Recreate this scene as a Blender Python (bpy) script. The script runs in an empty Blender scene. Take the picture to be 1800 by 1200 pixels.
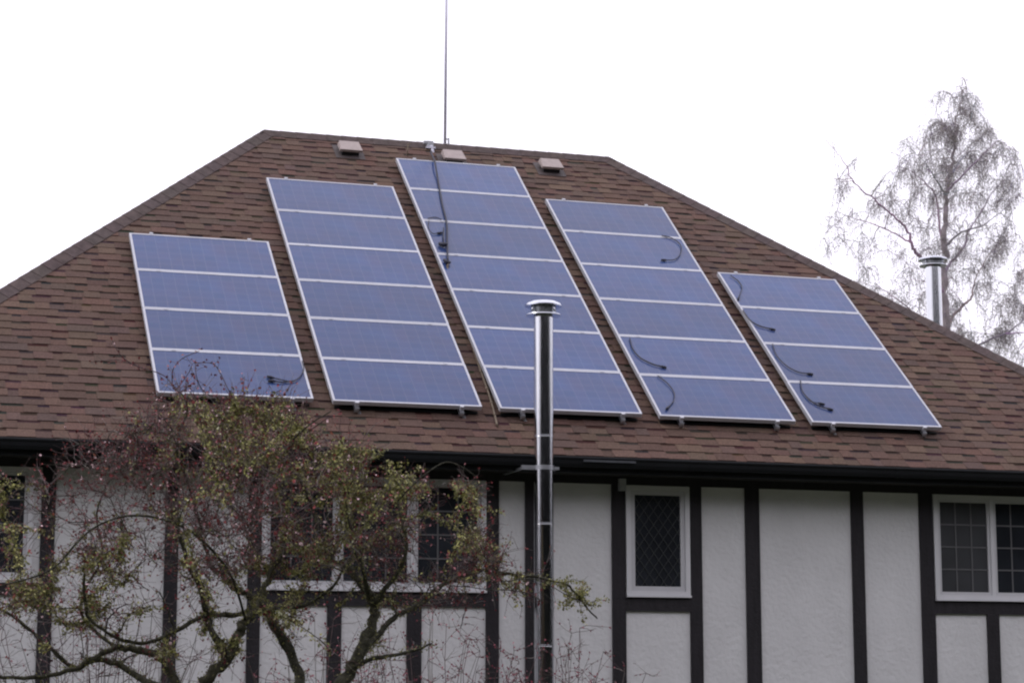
import bpy, math, random
import numpy as np
from mathutils import Vector, Matrix
R_ = math.radians
C = bpy.context.scene.collection
sc = bpy.context.scene

# ------------------------------------------------------------------ camera
ZO = 5.30                                   # height of the panel plane's origin over the ground
YAW, PITCH, ROLL = R_(17.53), R_(9.16), 0.0
CAM = Vector((-5.842, -20.617, -2.505 + ZO))
FPX = 3760.0                                # focal length in pixels of an 1800 px wide picture
F = Vector((math.sin(YAW)*math.cos(PITCH), math.cos(YAW)*math.cos(PITCH), math.sin(PITCH)))
RR = Vector((math.cos(YAW), -math.sin(YAW), 0.0))
UU = RR.cross(F)
cam = bpy.data.cameras.new('camera'); camo = bpy.data.objects.new('camera', cam); C.objects.link(camo)
M = Matrix(((RR.x, UU.x, -F.x, CAM.x), (RR.y, UU.y, -F.y, CAM.y), (RR.z, UU.z, -F.z, CAM.z), (0, 0, 0, 1)))
camo.matrix_world = M
cam.sensor_width = 36.0; cam.lens = FPX/1800*36.0; cam.clip_start = 0.1; cam.clip_end = 3000
sc.camera = camo

# ------------------------------------------------------------------ world, sun, exposure
SUN_EL, SUN_AZ = R_(48), R_(-82)            # thin sun off to the left, veiled by cloud
w = bpy.data.worlds.new('World'); sc.world = w; w.use_nodes = True
nt = w.node_tree; nt.nodes.clear()
sky = nt.nodes.new('ShaderNodeTexSky'); sky.sky_type = 'NISHITA'; sky.sun_disc = False
sky.sun_elevation = SUN_EL; sky.sun_rotation = SUN_AZ; sky.dust_density = 3.0
mx = nt.nodes.new('ShaderNodeMix'); mx.data_type = 'RGBA'; mx.inputs[0].default_value = 0.86
mx.inputs['B'].default_value = (15.8, 15.2, 16.8, 1)      # the cloud deck
nt.links.new(sky.outputs[0], mx.inputs['A'])
bg = nt.nodes.new('ShaderNodeBackground'); bg.inputs[1].default_value = 0.1
nt.links.new(mx.outputs['Result'], bg.inputs[0])
wo = nt.nodes.new('ShaderNodeOutputWorld'); nt.links.new(bg.outputs[0], wo.inputs[0])
sl = bpy.data.lights.new('sun', 'SUN'); sl.energy = 0.6; sl.angle = R_(14); sl.color = (1, .96, .9)
so = bpy.data.objects.new('sun', sl); C.objects.link(so)
sd = Vector((math.sin(SUN_AZ)*math.cos(SUN_EL), math.cos(SUN_AZ)*math.cos(SUN_EL), math.sin(SUN_EL)))
so.rotation_euler = sd.to_track_quat('Z', 'Y').to_euler(); so.location = (0, 0, 30)
sc.view_settings.view_transform = 'Standard'; sc.view_settings.look = 'None'
sc.view_settings.exposure = 0.0; sc.view_settings.gamma = 1.0
sc.cycles.filter_width = 2.2

# ------------------------------------------------------------------ picture -> world helpers
TH = R_(39.89); CT, ST = math.cos(TH), math.sin(TH)
NR = Vector((0, -ST, CT))                   # roof normal
OFF = 0.12                                  # panels' top plane over the shingles
def ray(px, py):
    d = F + RR*((px-900)/FPX) + UU*((600-py)/FPX)
    return d
def atY(px, py, Y):
    d = ray(px, py); t = (Y-CAM.y)/d.y
    return CAM + d*t
def panelpt(px, py, h=0.0):                 # on the panel plane, h metres above it
    d = ray(px, py); o = Vector((0, 0, ZO)) + NR*h
    t = (o-CAM).dot(NR)/d.dot(NR)
    return CAM + d*t
def roofpt(px, py, h=0.0): return panelpt(px, py, h-OFF)
def pl(x, s, n=0.0):                        # panel-plane coordinates to world
    return Vector((x, s*CT - n*ST, s*ST + n*CT + ZO))
def rl(x, s, n=0.0): return pl(x, s, n-OFF) # roof-surface coordinates to world

# ------------------------------------------------------------------ mesh builder
class MB:
    def __init__(self): self.v = []; self.f = []; self.c = []; self.sm = []
    def add(self, vs, fs, col=None, smooth=False):
        b = len(self.v); self.v.extend([tuple(p) for p in vs])
        for f in fs:
            self.f.append(tuple(i+b for i in f)); self.c.append(col or (1, 1, 1)); self.sm.append(smooth)
    def box(self, a, b, col=None):
        x0, y0, z0 = a; x1, y1, z1 = b
        self.add([(x0,y0,z0),(x1,y0,z0),(x1,y1,z0),(x0,y1,z0),(x0,y0,z1),(x1,y0,z1),(x1,y1,z1),(x0,y1,z1)],
                 [(0,3,2,1),(4,5,6,7),(0,1,5,4),(1,2,6,5),(2,3,7,6),(3,0,4,7)], col)
    def fbox(self, fn, a, b, col=None):     # box in a local frame given by fn(x,s,n)
        x0, y0, z0 = a; x1, y1, z1 = b
        self.add([fn(*p) for p in [(x0,y0,z0),(x1,y0,z0),(x1,y1,z0),(x0,y1,z0),(x0,y0,z1),(x1,y0,z1),(x1,y1,z1),(x0,y1,z1)]],
                 [(0,3,2,1),(4,5,6,7),(0,1,5,4),(1,2,6,5),(2,3,7,6),(3,0,4,7)], col)
    def tube(self, pts, radii, n=6, col=None, smooth=True, caps=True):
        pts = [Vector(p) for p in pts]
        if not hasattr(radii, '__len__'): radii = [radii]*len(pts)
        b = len(self.v); up = None
        for i, p in enumerate(pts):
            t = (pts[min(i+1, len(pts)-1)] - pts[max(i-1, 0)])
            if t.length < 1e-9: t = Vector((0, 0, 1))
            t.normalize()
            if up is None:
                up = t.orthogonal().normalized()
            up = up - t*up.dot(t)
            if up.length < 1e-6: up = t.orthogonal()
            up.normalize(); si = t.cross(up)
            for k in range(n):
                a = 2*math.pi*k/n
                self.v.append(tuple(p + (up*math.cos(a)+si*math.sin(a))*radii[i]))
        for i in range(len(pts)-1):
            for k in range(n):
                k2 = (k+1) % n
                self.f.append((b+i*n+k, b+i*n+k2, b+(i+1)*n+k2, b+(i+1)*n+k)); self.c.append(col or (1,1,1)); self.sm.append(smooth)
        if caps:
            self.f.append(tuple(b+k for k in range(n))[::-1]); self.c.append(col or (1,1,1)); self.sm.append(False)
            e = b+(len(pts)-1)*n
            self.f.append(tuple(e+k for k in range(n))); self.c.append(col or (1,1,1)); self.sm.append(False)
    def lathe(self, base, prof, n=40, col=None, smooth=True):   # prof: (radius, z) list, around a vertical axis
        for (ra, za), (rb_, zb_) in zip(prof[:-1], prof[1:]):       # each band has its own rings: creases stay sharp
            b = len(self.v)
            for r, z in ((ra, za), (rb_, zb_)):
                for k in range(n):
                    a = 2*math.pi*k/n; self.v.append((base[0]+r*math.cos(a), base[1]+r*math.sin(a), base[2]+z))
            for k in range(n):
                k2 = (k+1) % n
                self.f.append((b+k, b+k2, b+n+k2, b+n+k)); self.c.append(col or (1,1,1)); self.sm.append(smooth)
    def build(self, name, mat, parent=None, attr=False, origin=None):
        me = bpy.data.meshes.new(name); me.from_pydata(self.v, [], self.f)
        me.polygons.foreach_set('use_smooth', self.sm)
        if attr:
            ca = me.color_attributes.new('Col', 'FLOAT_COLOR', 'CORNER')
            cols = np.ones((len(me.loops), 4), dtype=np.float32)
            tot = np.array([len(f) for f in self.f]); cols[:, :3] = np.repeat(np.array(self.c, dtype=np.float32), tot, axis=0)
            ca.data.foreach_set('color', cols.ravel())
        me.materials.append(mat); me.update()
        o = bpy.data.objects.new(name, me); C.objects.link(o)
        if origin is not None:
            me.transform(Matrix.Translation(-Vector(origin))); o.location = origin
        if parent is not None:
            o.parent = parent
            if parent.type == 'EMPTY' or parent.location.length > 0:
                o.matrix_parent_inverse = parent_world(parent).inverted()
        return o
def parent_world(o):
    m = Matrix.LocRotScale(o.location, o.rotation_euler, o.scale)
    if o.parent: m = parent_world(o.parent) @ o.matrix_parent_inverse @ m
    return m
def thing(name, label, cat, loc=(0, 0, 0), group=None):
    o = bpy.data.objects.new(name, None); C.objects.link(o); o.location = loc; o.empty_display_size = .2
    return tag(o, label, cat, group)
def tag(o, label, cat, group=None):
    o['label'] = label; o['category'] = cat
    if group: o['group'] = group
    return o

# ------------------------------------------------------------------ materials
def mat(name, col, rough=.6, metal=0.0, noise=0, scale=8.0, bump=0, bscale=40.0, attr=False, spec=.5, detail=6, coords='Object', streak=None):
    m = bpy.data.materials.new(name); m.use_nodes = True; n = m.node_tree.nodes; l = m.node_tree.links
    p = n['Principled BSDF']; p.inputs['Roughness'].default_value = rough; p.inputs['Metallic'].default_value = metal
    p.inputs['Specular IOR Level'].default_value = spec
    tc = n.new('ShaderNodeTexCoord')
    if attr:
        a = n.new('ShaderNodeAttribute'); a.attribute_name = 'Col'; src = a.outputs['Color']
    else:
        r = n.new('ShaderNodeRGB'); r.outputs[0].default_value = (*col, 1); src = r.outputs[0]
    vec = tc.outputs[coords]
    if streak:
        mp = n.new('ShaderNodeMapping'); mp.inputs['Scale'].default_value = streak; l.new(vec, mp.inputs[0]); vec = mp.outputs[0]
    if noise:
        t = n.new('ShaderNodeTexNoise'); t.inputs['Scale'].default_value = scale; t.inputs['Detail'].default_value = detail
        l.new(vec, t.inputs['Vector'])
        mr = n.new('ShaderNodeMapRange'); mr.inputs['From Min'].default_value = .25; mr.inputs['From Max'].default_value = .75
        mr.inputs['To Min'].default_value = 1-noise; mr.inputs['To Max'].default_value = 1+noise
        l.new(t.outputs['Fac'], mr.inputs['Value'])
        vm = n.new('ShaderNodeVectorMath'); vm.operation = 'SCALE'; l.new(src, vm.inputs[0]); l.new(mr.outputs[0], vm.inputs['Scale'])
        src = vm.outputs[0]
    l.new(src, p.inputs['Base Color'])
    if bump:
        t2 = n.new('ShaderNodeTexNoise'); t2.inputs['Scale'].default_value = bscale; t2.inputs['Detail'].default_value = 5
        l.new(tc.outputs[coords], t2.inputs['Vector'])
        b = n.new('ShaderNodeBump'); b.inputs['Strength'].default_value = bump; b.inputs['Distance'].default_value = .02
        l.new(t2.outputs['Fac'], b.inputs['Height']); l.new(b.outputs[0], p.inputs['Normal'])
    return m
M_SH = mat('shingle', (.1,.07,.06), .92, noise=.32, scale=55, bump=.5, bscale=220, attr=True, spec=.25)
M_CAP = mat('hip_shingle', (.085,.068,.066), .92, noise=.3, scale=14, bump=.4, bscale=160, attr=True, spec=.25)
M_STUCCO = mat('stucco', (.69,.69,.695), .93, noise=.07, scale=2.2, bump=.5, bscale=20, spec=.2, streak=(1,1,.7))
M_TIM = mat('dark_timber', (.017,.0145,.018), .7, noise=.35, scale=5, bump=.35, bscale=30, spec=.4, streak=(3,3,.5))
M_GUT = mat('black_gutter', (.007,.008,.010), .7, noise=.25, scale=3, spec=.25)
M_SOF = mat('soffit_board', (.018,.017,.018), .8, noise=.3, scale=4)
M_VINYL = mat('window_vinyl', (.66,.66,.68), .4, noise=.06, scale=3)
M_SASH = mat('sash_vinyl', (.56,.56,.58), .4, noise=.06, scale=3)
M_LEAD = mat('muntin_bar', (.030,.034,.036), .45, noise=.15, scale=10)
M_MUN = mat('white_muntin', (.115,.115,.12), .45, noise=.1, scale=8)
M_ALU = mat('anodised_frame', (.50,.51,.56), .45, metal=.35, noise=.10, scale=6)
M_RAIL = mat('rail_metal', (.42,.43,.46), .4, metal=.8, noise=.15, scale=12)
M_STEEL = mat('stainless_flue', (.60,.61,.64), .12, metal=1.0, noise=.06, scale=2, bump=.05, bscale=3)
M_STEEL2 = mat('flue_cap_steel', (.62,.64,.70), .22, metal=1.0, noise=.12, scale=10)
M_DARK = mat('dark_opening', (.012,.012,.016), .6, noise=.2, scale=10)
M_VENT = mat('vent_plastic', (.36,.30,.285), .6, noise=.12, scale=18)
M_CAB = mat('black_cable', (.012,.014,.032), .6, noise=.2, scale=20)
M_ROPE = mat('weathered_rope', (.20,.16,.12), .9, noise=.3, scale=60)
M_MAST = mat('galvanised_mast', (.62,.61,.70), .5, metal=.2, noise=.15, scale=6)
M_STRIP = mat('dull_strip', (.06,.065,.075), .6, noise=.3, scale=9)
M_GREYBOX = mat('painted_grey_box', (.42,.43,.46), .5, noise=.12, scale=14)
M_BARK = mat('mossy_bark', (.055,.052,.042), .92, noise=.75, scale=22, bump=.9, bscale=60, attr=True, spec=.15)
M_TWIG = mat('twig_bark', (.08,.06,.06), .85, noise=.3, scale=30, attr=True, spec=.2)
M_MOSS = mat('moss_and_lichen', (.1,.12,.04), .95, noise=.25, scale=30, attr=True, spec=.1)
M_BUD = mat('buds_and_blossom', (.2,.05,.05), .8, noise=.15, scale=40, attr=True, spec=.2)
M_BIRCH = mat('birch_bark', (.14,.12,.14), .85, noise=.3, scale=6, attr=True, spec=.2)
M_FIR = mat('fir_foliage', (.035,.05,.03), .95, noise=.5, scale=3, attr=True, spec=.15)
M_GRASS = mat('grass', (.055,.062,.036), .95, noise=.4, scale=1.5, bump=.6, bscale=30)

# glass: dark room behind with a slightly wavy pane
def glass(name, base, rough=.03):
    m = mat(name, base, rough, noise=.35, scale=2.2, spec=.5)
    nd = m.node_tree.nodes; l = m.node_tree.links; p = nd['Principled BSDF']
    tc = nd.new('ShaderNodeTexCoord'); t = nd.new('ShaderNodeTexNoise'); t.inputs['Scale'].default_value = 3.5; t.inputs['Detail'].default_value = 1
    b = nd.new('ShaderNodeBump'); b.inputs['Strength'].default_value = .06; b.inputs['Distance'].default_value = .02
    l.new(tc.outputs['Object'], t.inputs[0]); l.new(t.outputs[0], b.inputs['Height']); l.new(b.outputs[0], p.inputs['Normal'])
    return m
M_PANE = glass('window_glass', (.026, .029, .035))
M_SCREEN = glass('insect_screen', (.03, .032, .036), .5)

# photovoltaic glass: cell grid with busbars under a glossy sheet
def cells():
    m = bpy.data.materials.new('solar_cells'); m.use_nodes = True; n = m.node_tree.nodes; l = m.node_tree.links
    p = n['Principled BSDF']; p.inputs['Roughness'].default_value = .12; p.inputs['IOR'].default_value = 1.45
    uv = n.new('ShaderNodeUVMap'); uv.uv_map = 'UVMap'
    br = n.new('ShaderNodeTexBrick'); br.offset = 0; br.squash = 1
    br.inputs['Scale'].default_value = 1; br.inputs['Brick Width'].default_value = 1; br.inputs['Row Height'].default_value = 1
    br.inputs['Mortar Size'].default_value = .022; br.inputs['Mortar Smooth'].default_value = .1; br.inputs['Bias'].default_value = 0
    br.inputs['Color1'].default_value = (.027, .060, .176, 1); br.inputs['Color2'].default_value = (.042, .066, .184, 1)
    br.inputs['Mortar'].default_value = (.080, .110, .215, 1)
    l.new(uv.outputs[0], br.inputs['Vector'])
    # silver fingers: two busbars per cell
    sx = n.new('ShaderNodeSeparateXYZ'); l.new(uv.outputs[0], sx.inputs[0])
    fr = n.new('ShaderNodeMath'); fr.operation = 'FRACT'; ml = n.new('ShaderNodeMath'); ml.operation = 'MULTIPLY'; ml.inputs[1].default_value = 2
    l.new(sx.outputs['Y'], ml.inputs[0]); l.new(ml.outputs[0], fr.inputs[0])
    sb = n.new('ShaderNodeMath'); sb.operation = 'SUBTRACT'; sb.inputs[1].default_value = .5; l.new(fr.outputs[0], sb.inputs[0])
    ab = n.new('ShaderNodeMath'); ab.operation = 'ABSOLUTE'; l.new(sb.outputs[0], ab.inputs[0])
    lt = n.new('ShaderNodeMath'); lt.operation = 'LESS_THAN'; lt.inputs[1].default_value = .03; l.new(ab.outputs[0], lt.inputs[0])
    m1 = n.new('ShaderNodeMix'); m1.data_type = 'RGBA'; l.new(lt.outputs[0], m1.inputs[0]); l.new(br.outputs['Color'], m1.inputs['A'])
    m1.inputs['B'].default_value = (.052, .088, .192, 1)
    tc = n.new('ShaderNodeTexCoord'); t = n.new('ShaderNodeTexNoise'); t.inputs['Scale'].default_value = 1.4; t.inputs['Detail'].default_value = 4
    l.new(tc.outputs['Object'], t.inputs[0])
    m2 = n.new('ShaderNodeMix'); m2.data_type = 'RGBA'; m2.blend_type = 'MULTIPLY'; m2.inputs[0].default_value = 1
    cr = n.new('ShaderNodeValToRGB'); cr.color_ramp.elements[0].position = .3; cr.color_ramp.elements[0].color = (1.25, .92, .86, 1)
    cr.color_ramp.elements[1].position = .7; cr.color_ramp.elements[1].color = (.82, 1.10, 1.16, 1)
    l.new(t.outputs['Fac'], cr.inputs[0]); l.new(m1.outputs['Result'], m2.inputs['A']); l.new(cr.outputs[0], m2.inputs['B'])
    # dust film
    t3 = n.new('ShaderNodeTexNoise'); t3.inputs['Scale'].default_value = 5; l.new(tc.outputs['Object'], t3.inputs[0])
    mr = n.new('ShaderNodeMapRange'); mr.inputs['To Min'].default_value = .12; mr.inputs['To Max'].default_value = .24; l.new(t3.outputs[0], mr.inputs['Value'])
    l.new(mr.outputs[0], p.inputs['Roughness'])
    oi = n.new('ShaderNodeObjectInfo'); rv = n.new('ShaderNodeMapRange'); rv.inputs['To Min'].default_value = .88; rv.inputs['To Max'].default_value = 1.12
    l.new(oi.outputs['Random'], rv.inputs['Value']); sv = n.new('ShaderNodeVectorMath'); sv.operation = 'SCALE'
    l.new(m2.outputs['Result'], sv.inputs[0]); l.new(rv.outputs[0], sv.inputs['Scale']); l.new(sv.outputs[0], p.inputs['Base Color'])
    return m
M_CELL = cells()

# ------------------------------------------------------------------ ground
def gz(x, y):
    t = min(1, max(0, (-y-2)/16)); t = t*t*(3-2*t)
    return 1.12*t
g = MB(); gx = [-900,-300,-100,-50,-30]+[i for i in range(-26, 30, 2)]+[35,60,120,320,900]; gy = [-900,-300,-100,-50,-30]+[i for i in range(-26, 30, 2)]+[35,60,120,320,900]
for y in gy:
    for x in gx: g.v.append((x, y, gz(x, y)))
for j in range(len(gy)-1):
    for i in range(len(gx)-1):
        a = j*len(gx)+i; g.f.append((a, a+1, a+1+len(gx), a+len(gx))); g.c.append((1,1,1)); g.sm.append(True)
ground = g.build('ground', M_GRASS); ground['kind'] = 'structure'

# ------------------------------------------------------------------ house
XL, XR, SR, SE = -0.891, 3.746, 7.064, -0.13      # ridge ends, ridge and eave in roof-plane metres
YE = rl(0, SE).y; ZE = rl(0, SE).z; YR = rl(0, SR).y; ZR = rl(0, SR).z
EXL = XL-(SR-SE)*CT; EXR = XR+(SR-SE)*CT; YB = 2*YR-YE
OV = 0.46; YW = YE+OV                              # front wall plane
house = thing('house', 'half-timbered house with a brown shingle hip roof, white stucco between dark boards', 'house', ((EXL+EXR)/2, YW, 0))
wl = MB(); wl.box((EXL+OV, YW, 0), (EXR-OV, YB-OV, ZE-.14))
wall = wl.build('wall', M_STUCCO, house)

rnd = random.Random(11)
PAL0 = [(.118,.074,.062),(.102,.066,.057),(.088,.057,.052),(.128,.088,.068),(.098,.074,.066),(.124,.070,.060),(.108,.080,.062),(.082,.062,.062),(.145,.104,.078)]
PAL = [tuple(m*.48+c*.52 for m, c in zip((.126,.076,.058), q)) for q in PAL0]
WGT = [5,5,3,3,3,3,3,1.5,.9]
def jit(c, a=.1):
    k = 1+rnd.uniform(-a, a); return tuple(x*k*(1+rnd.uniform(-.03, .03)) for x in c)
EXPO = 0.143
roof_mb = MB()
# deck under the shingles (closed solid)
e = [(EXL,YE,ZE),(EXR,YE,ZE),(EXR,YB,ZE),(EXL,YB,ZE),(XL,YR,ZR),(XR,YR,ZR)]
dk = [(x, y, z-.006) for x, y, z in e]
roof_mb.add(dk, [(0,1,5,4),(2,3,4,5),(1,2,5),(3,0,4),(0,3,2,1)], (.05,.035,.03))
def shingles(mb, fn, xa, xb, srun, lo, wmin, wmax):
    # fn(x, s, n): face coordinates; xa(s), xb(s): clip lines
    k = 0; s = 0.0
    while s < srun-.075:
        x = xa(s)-rnd.uniform(0, .4); tooth = rnd.random() < .5
        s1 = min(s+EXPO+.03, srun)
        while x < xb(s):
            wd = rnd.uniform(wmin, wmax)*(1.15 if tooth else .85); x1 = x+wd
            a0, b0 = max(x, xa(s)), min(x1, xb(s)); a1, b1 = max(x, xa(s1)), min(x1, xb(s1))
            if b0 > a0+.003:
                if b1 < a1: a1 = b1 = min(max((a0+b0)/2, xa(s1)), xb(s1))
                t = (.0115 if tooth else .006)+rnd.uniform(-.001, .0015)
                wob = rnd.uniform(-.0015, .0015)
                col = jit(rnd.choices(PAL, WGT)[0])
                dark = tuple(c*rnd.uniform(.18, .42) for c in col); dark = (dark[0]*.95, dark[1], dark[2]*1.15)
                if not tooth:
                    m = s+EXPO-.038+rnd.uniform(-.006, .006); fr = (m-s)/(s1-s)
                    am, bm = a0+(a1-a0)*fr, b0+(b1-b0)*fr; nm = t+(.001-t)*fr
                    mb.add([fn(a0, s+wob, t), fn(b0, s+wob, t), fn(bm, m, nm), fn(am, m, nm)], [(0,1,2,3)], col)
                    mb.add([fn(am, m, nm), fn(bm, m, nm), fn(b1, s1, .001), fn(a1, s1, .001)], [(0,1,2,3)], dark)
                else:
                    mb.add([fn(a0, s+wob, t), fn(b0, s+wob, t), fn(b1, s1, .001), fn(a1, s1, .001)], [(0,1,2,3)], col)
                edge = tuple(c*.75 for c in col)
                mb.add([fn(a0, s+wob, 0), fn(b0, s+wob, 0), fn(b0, s+wob, t), fn(a0, s+wob, t),
                        fn(a1, s1, .0), fn(b1, s1, .0), fn(b1, s1, .001), fn(a1, s1, .001)], [(0,1,2,3),(0,3,7,4),(1,5,6,2)], edge)
            x = x1; tooth = not tooth
        s += EXPO; k += 1
LS = SR-SE
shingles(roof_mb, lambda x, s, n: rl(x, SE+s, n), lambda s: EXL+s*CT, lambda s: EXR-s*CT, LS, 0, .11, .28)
# end slopes and back slope, coarser strips of the same shingles
def side(sg):
    def fn(x, s, n):
        xx = (EXL+s*CT-n*ST) if sg < 0 else (EXR-s*CT+n*ST)
        return Vector((xx, x, ZE+s*ST+n*CT))
    return fn
shingles(roof_mb, side(-1), lambda s: YE+s*CT, lambda s: YB-s*CT, LS, 0, .35, .8)
shingles(roof_mb, side(1), lambda s: YE+s*CT, lambda s: YB-s*CT, LS, 0, .35, .8)
shingles(roof_mb, lambda x, s, n: Vector((x, YB-s*CT+n*ST, ZE+s*ST+n*CT)), lambda s: EXL+s*CT, lambda s: EXR-s*CT, LS, 0, .5, 1.0)
roof = roof_mb.build('roof', M_SH, house, attr=True)

def capline(name, p0, p1, n1, n2, wdt=.145):
    """bent cap shingles lapping from p0 (low) to p1 (high); n1, n2 normals of the two slopes"""
    mb = MB(); p0 = Vector(p0); p1 = Vector(p1); d = (p1-p0); L = d.length; d.normalize()
    t1 = d.cross(n1).normalized(); t2 = d.cross(n2).normalized()
    up = (n1+n2).normalized()
    if t1.dot(up) > 0: t1 = -t1
    if t2.dot(up) > 0: t2 = -t2
    s = 0.0; st = .2
    while s < L:
        e2 = min(s+st+.03, L+.02); c = jit((.094,.072,.070), .035)
        def sec(q, h): 
            c0 = p0+d*q+up*(h+.022)
            return [p0+d*q+t1*wdt+n1*h, p0+d*q+t1*.02+n1*(h+.012)+up*.006, c0, p0+d*q+t2*.02+n2*(h+.012)+up*.006, p0+d*q+t2*wdt+n2*h]
        A = sec(s, .016); B = sec(e2, .011); Z = sec(s, .002)
        mb.add(A+B+Z, [(i, i+1, i+6, i+5) for i in range(4)]+[(10+i, 11+i, 1+i, i) for i in range(4)]+[(10,0,5),(14,9,4)], c)
        s += st
    return mb.build(name, M_CAP, roof, attr=True)
nF, nB = NR.copy(), Vector((0, ST, CT)); nL, nRt = Vector((-ST, 0, CT)), Vector((ST, 0, CT))
capline('hip_cap', e[0], e[4], nF, nL); capline('hip_cap', e[1], e[5], nF, nRt)
capline('hip_cap', e[2], e[5], nB, nRt); capline('hip_cap', e[3], e[4], nB, nL)
capline('ridge_cap', e[4], e[5], nF, nB, .13)

# gutter (K profile with a lip), fascia, soffit, frieze board
gp = [(-.012,-.012),(-.10,-.012),(-.112,-.020),(-.112,-.034),(-.100,-.050),(-.094,-.085),(-.078,-.118),(-.012,-.118)]
gm = MB()
vs = [(x, YE+.02+a, ZE+b) for x in (EXL-.05, EXR+.05) for a, b in gp]; n = len(gp)
gm.add(vs, [(i, (i+1) % n, n+(i+1) % n, n+i) for i in range(n)]+[tuple(range(n))[::-1], tuple(range(n, 2*n))])
gutter = gm.build('gutter', M_GUT, house)
for x in [roofpt(q, 800).x for q in (250, 640, 1210, 1560)]:
    jm = MB(); pr = [(a*1.03-.001, b*1.02) for a, b in gp]
    vs = [(xx, YE+.02+a, ZE+b-.001) for xx in (x-.03, x+.03) for a, b in pr]
    jm.add(vs, [(i, (i+1) % n, n+(i+1) % n, n+i) for i in range(n)]+[tuple(range(n))[::-1], tuple(range(n, 2*n))])
    jm.build('joint_sleeve', M_GUT, gutter)
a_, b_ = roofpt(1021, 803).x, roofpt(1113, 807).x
st = MB(); st.box((a_, YE-.1005, ZE-.066), (b_, YE-.0945, ZE-.044)); st.build('pale_strip', M_STRIP, gutter)  # thin strip, paler than the gutter face
fm = MB(); fm.box((EXL, YE+.009, ZE-.17), (EXR, YE+.030, ZE-.012))
fm.box((EXL, YB-.03, ZE-.17), (EXR, YB, ZE-.012)); fm.box((EXL, YE+.03, ZE-.17), (EXL+.02, YB-.03, ZE-.012)); fm.box((EXR-.02, YE+.03, ZE-.17), (EXR, YB-.03, ZE-.012))
fm.build('fascia', M_GUT, house)
sm_ = MB(); sm_.box((EXL+.021, YE+.031, ZE-.155), (EXR-.021, YW, ZE-.139)); sm_.box((EXL+.021, YW, ZE-.155), (EXL+OV-.001, YB-.031, ZE-.139)); sm_.box((EXR-OV+.001, YW, ZE-.155), (EXR-.021, YB-.031, ZE-.139)); sm_.box((EXL+OV, YB-OV+.001, ZE-.155), (EXR-OV, YB-.031, ZE-.139))
sm_.build('soffit', M_SOF, house)
zt = atY(1110, 852, YW).z                           # bottom of the frieze board
def wx(px, py): return atY(px, py, YW).x
def wz(py, px=1150): return atY(px, py, YW).z
TP = .026                                           # boards stand proud of the stucco
def board(x0, x1, z0, z1, name='timber_board', proud=TP):
    b = MB(); b.box((x0, YW-proud, z0), (x1, YW+.002, z1)); return b.build(name, M_TIM, house)
board(EXL+OV, EXR-OV, zt, ZE-.156, 'frieze_board', .034)
# windows first, so the rails meet them
ZB = 0.35
posts = [(71,96,930),(288,312,1000),(433,456,1100),(853.5,876,950),(922.5,947,900),(1074,1097.5,852),(1210,1231,860),(1308,1332.5,864),(1493.8,1515,868),(1613.3,1636.5,870)]
px_m = []
for a, b, y in posts:
    x0, x1 = wx(a, y), wx(b, y); px_m.append((x0, x1)); board(x0, x1, ZB, zt)
# unseen posts outside the picture keep the same rhythm
for x0 in (px_m[0][0]-2.05, px_m[-1][1]+1.45, px_m[-1][1]+2.6): board(x0, x0+.14, ZB, zt)
base = MB(); base.box((EXL+OV-.02, YW-.035, 0), (EXR-OV+.02, YW+.001, ZB)); base.build('base_board', M_TIM, house)
# horizontal rails under the windows
Wn = {'left': (px_m[0][0]-1.90, px_m[0][0]), 'mid': (px_m[2][1], px_m[3][0]), 'dia': (px_m[5][1], px_m[6][0]), 'right': (px_m[9][1], px_m[9][1]+1.45)}
zr = {'left': (wz(1024,40), wz(1046,40)), 'mid': (wz(1039,650), wz(1065,650)), 'dia': (wz(1049.5), wz(1074)), 'right': (wz(1056,1700), wz(1079,1700))}
for k_, (a, b) in Wn.items(): board(a+.001, b-.001, zr[k_][1], zr[k_][0])
for a, b in ((574,599),(714,740)): board(wx(a,1120), wx(b,1120), ZB, zr['mid'][1]-.001)
board(wx(1735,1120), wx(1756,1120), ZB, zr['right'][1]-.001)

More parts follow.
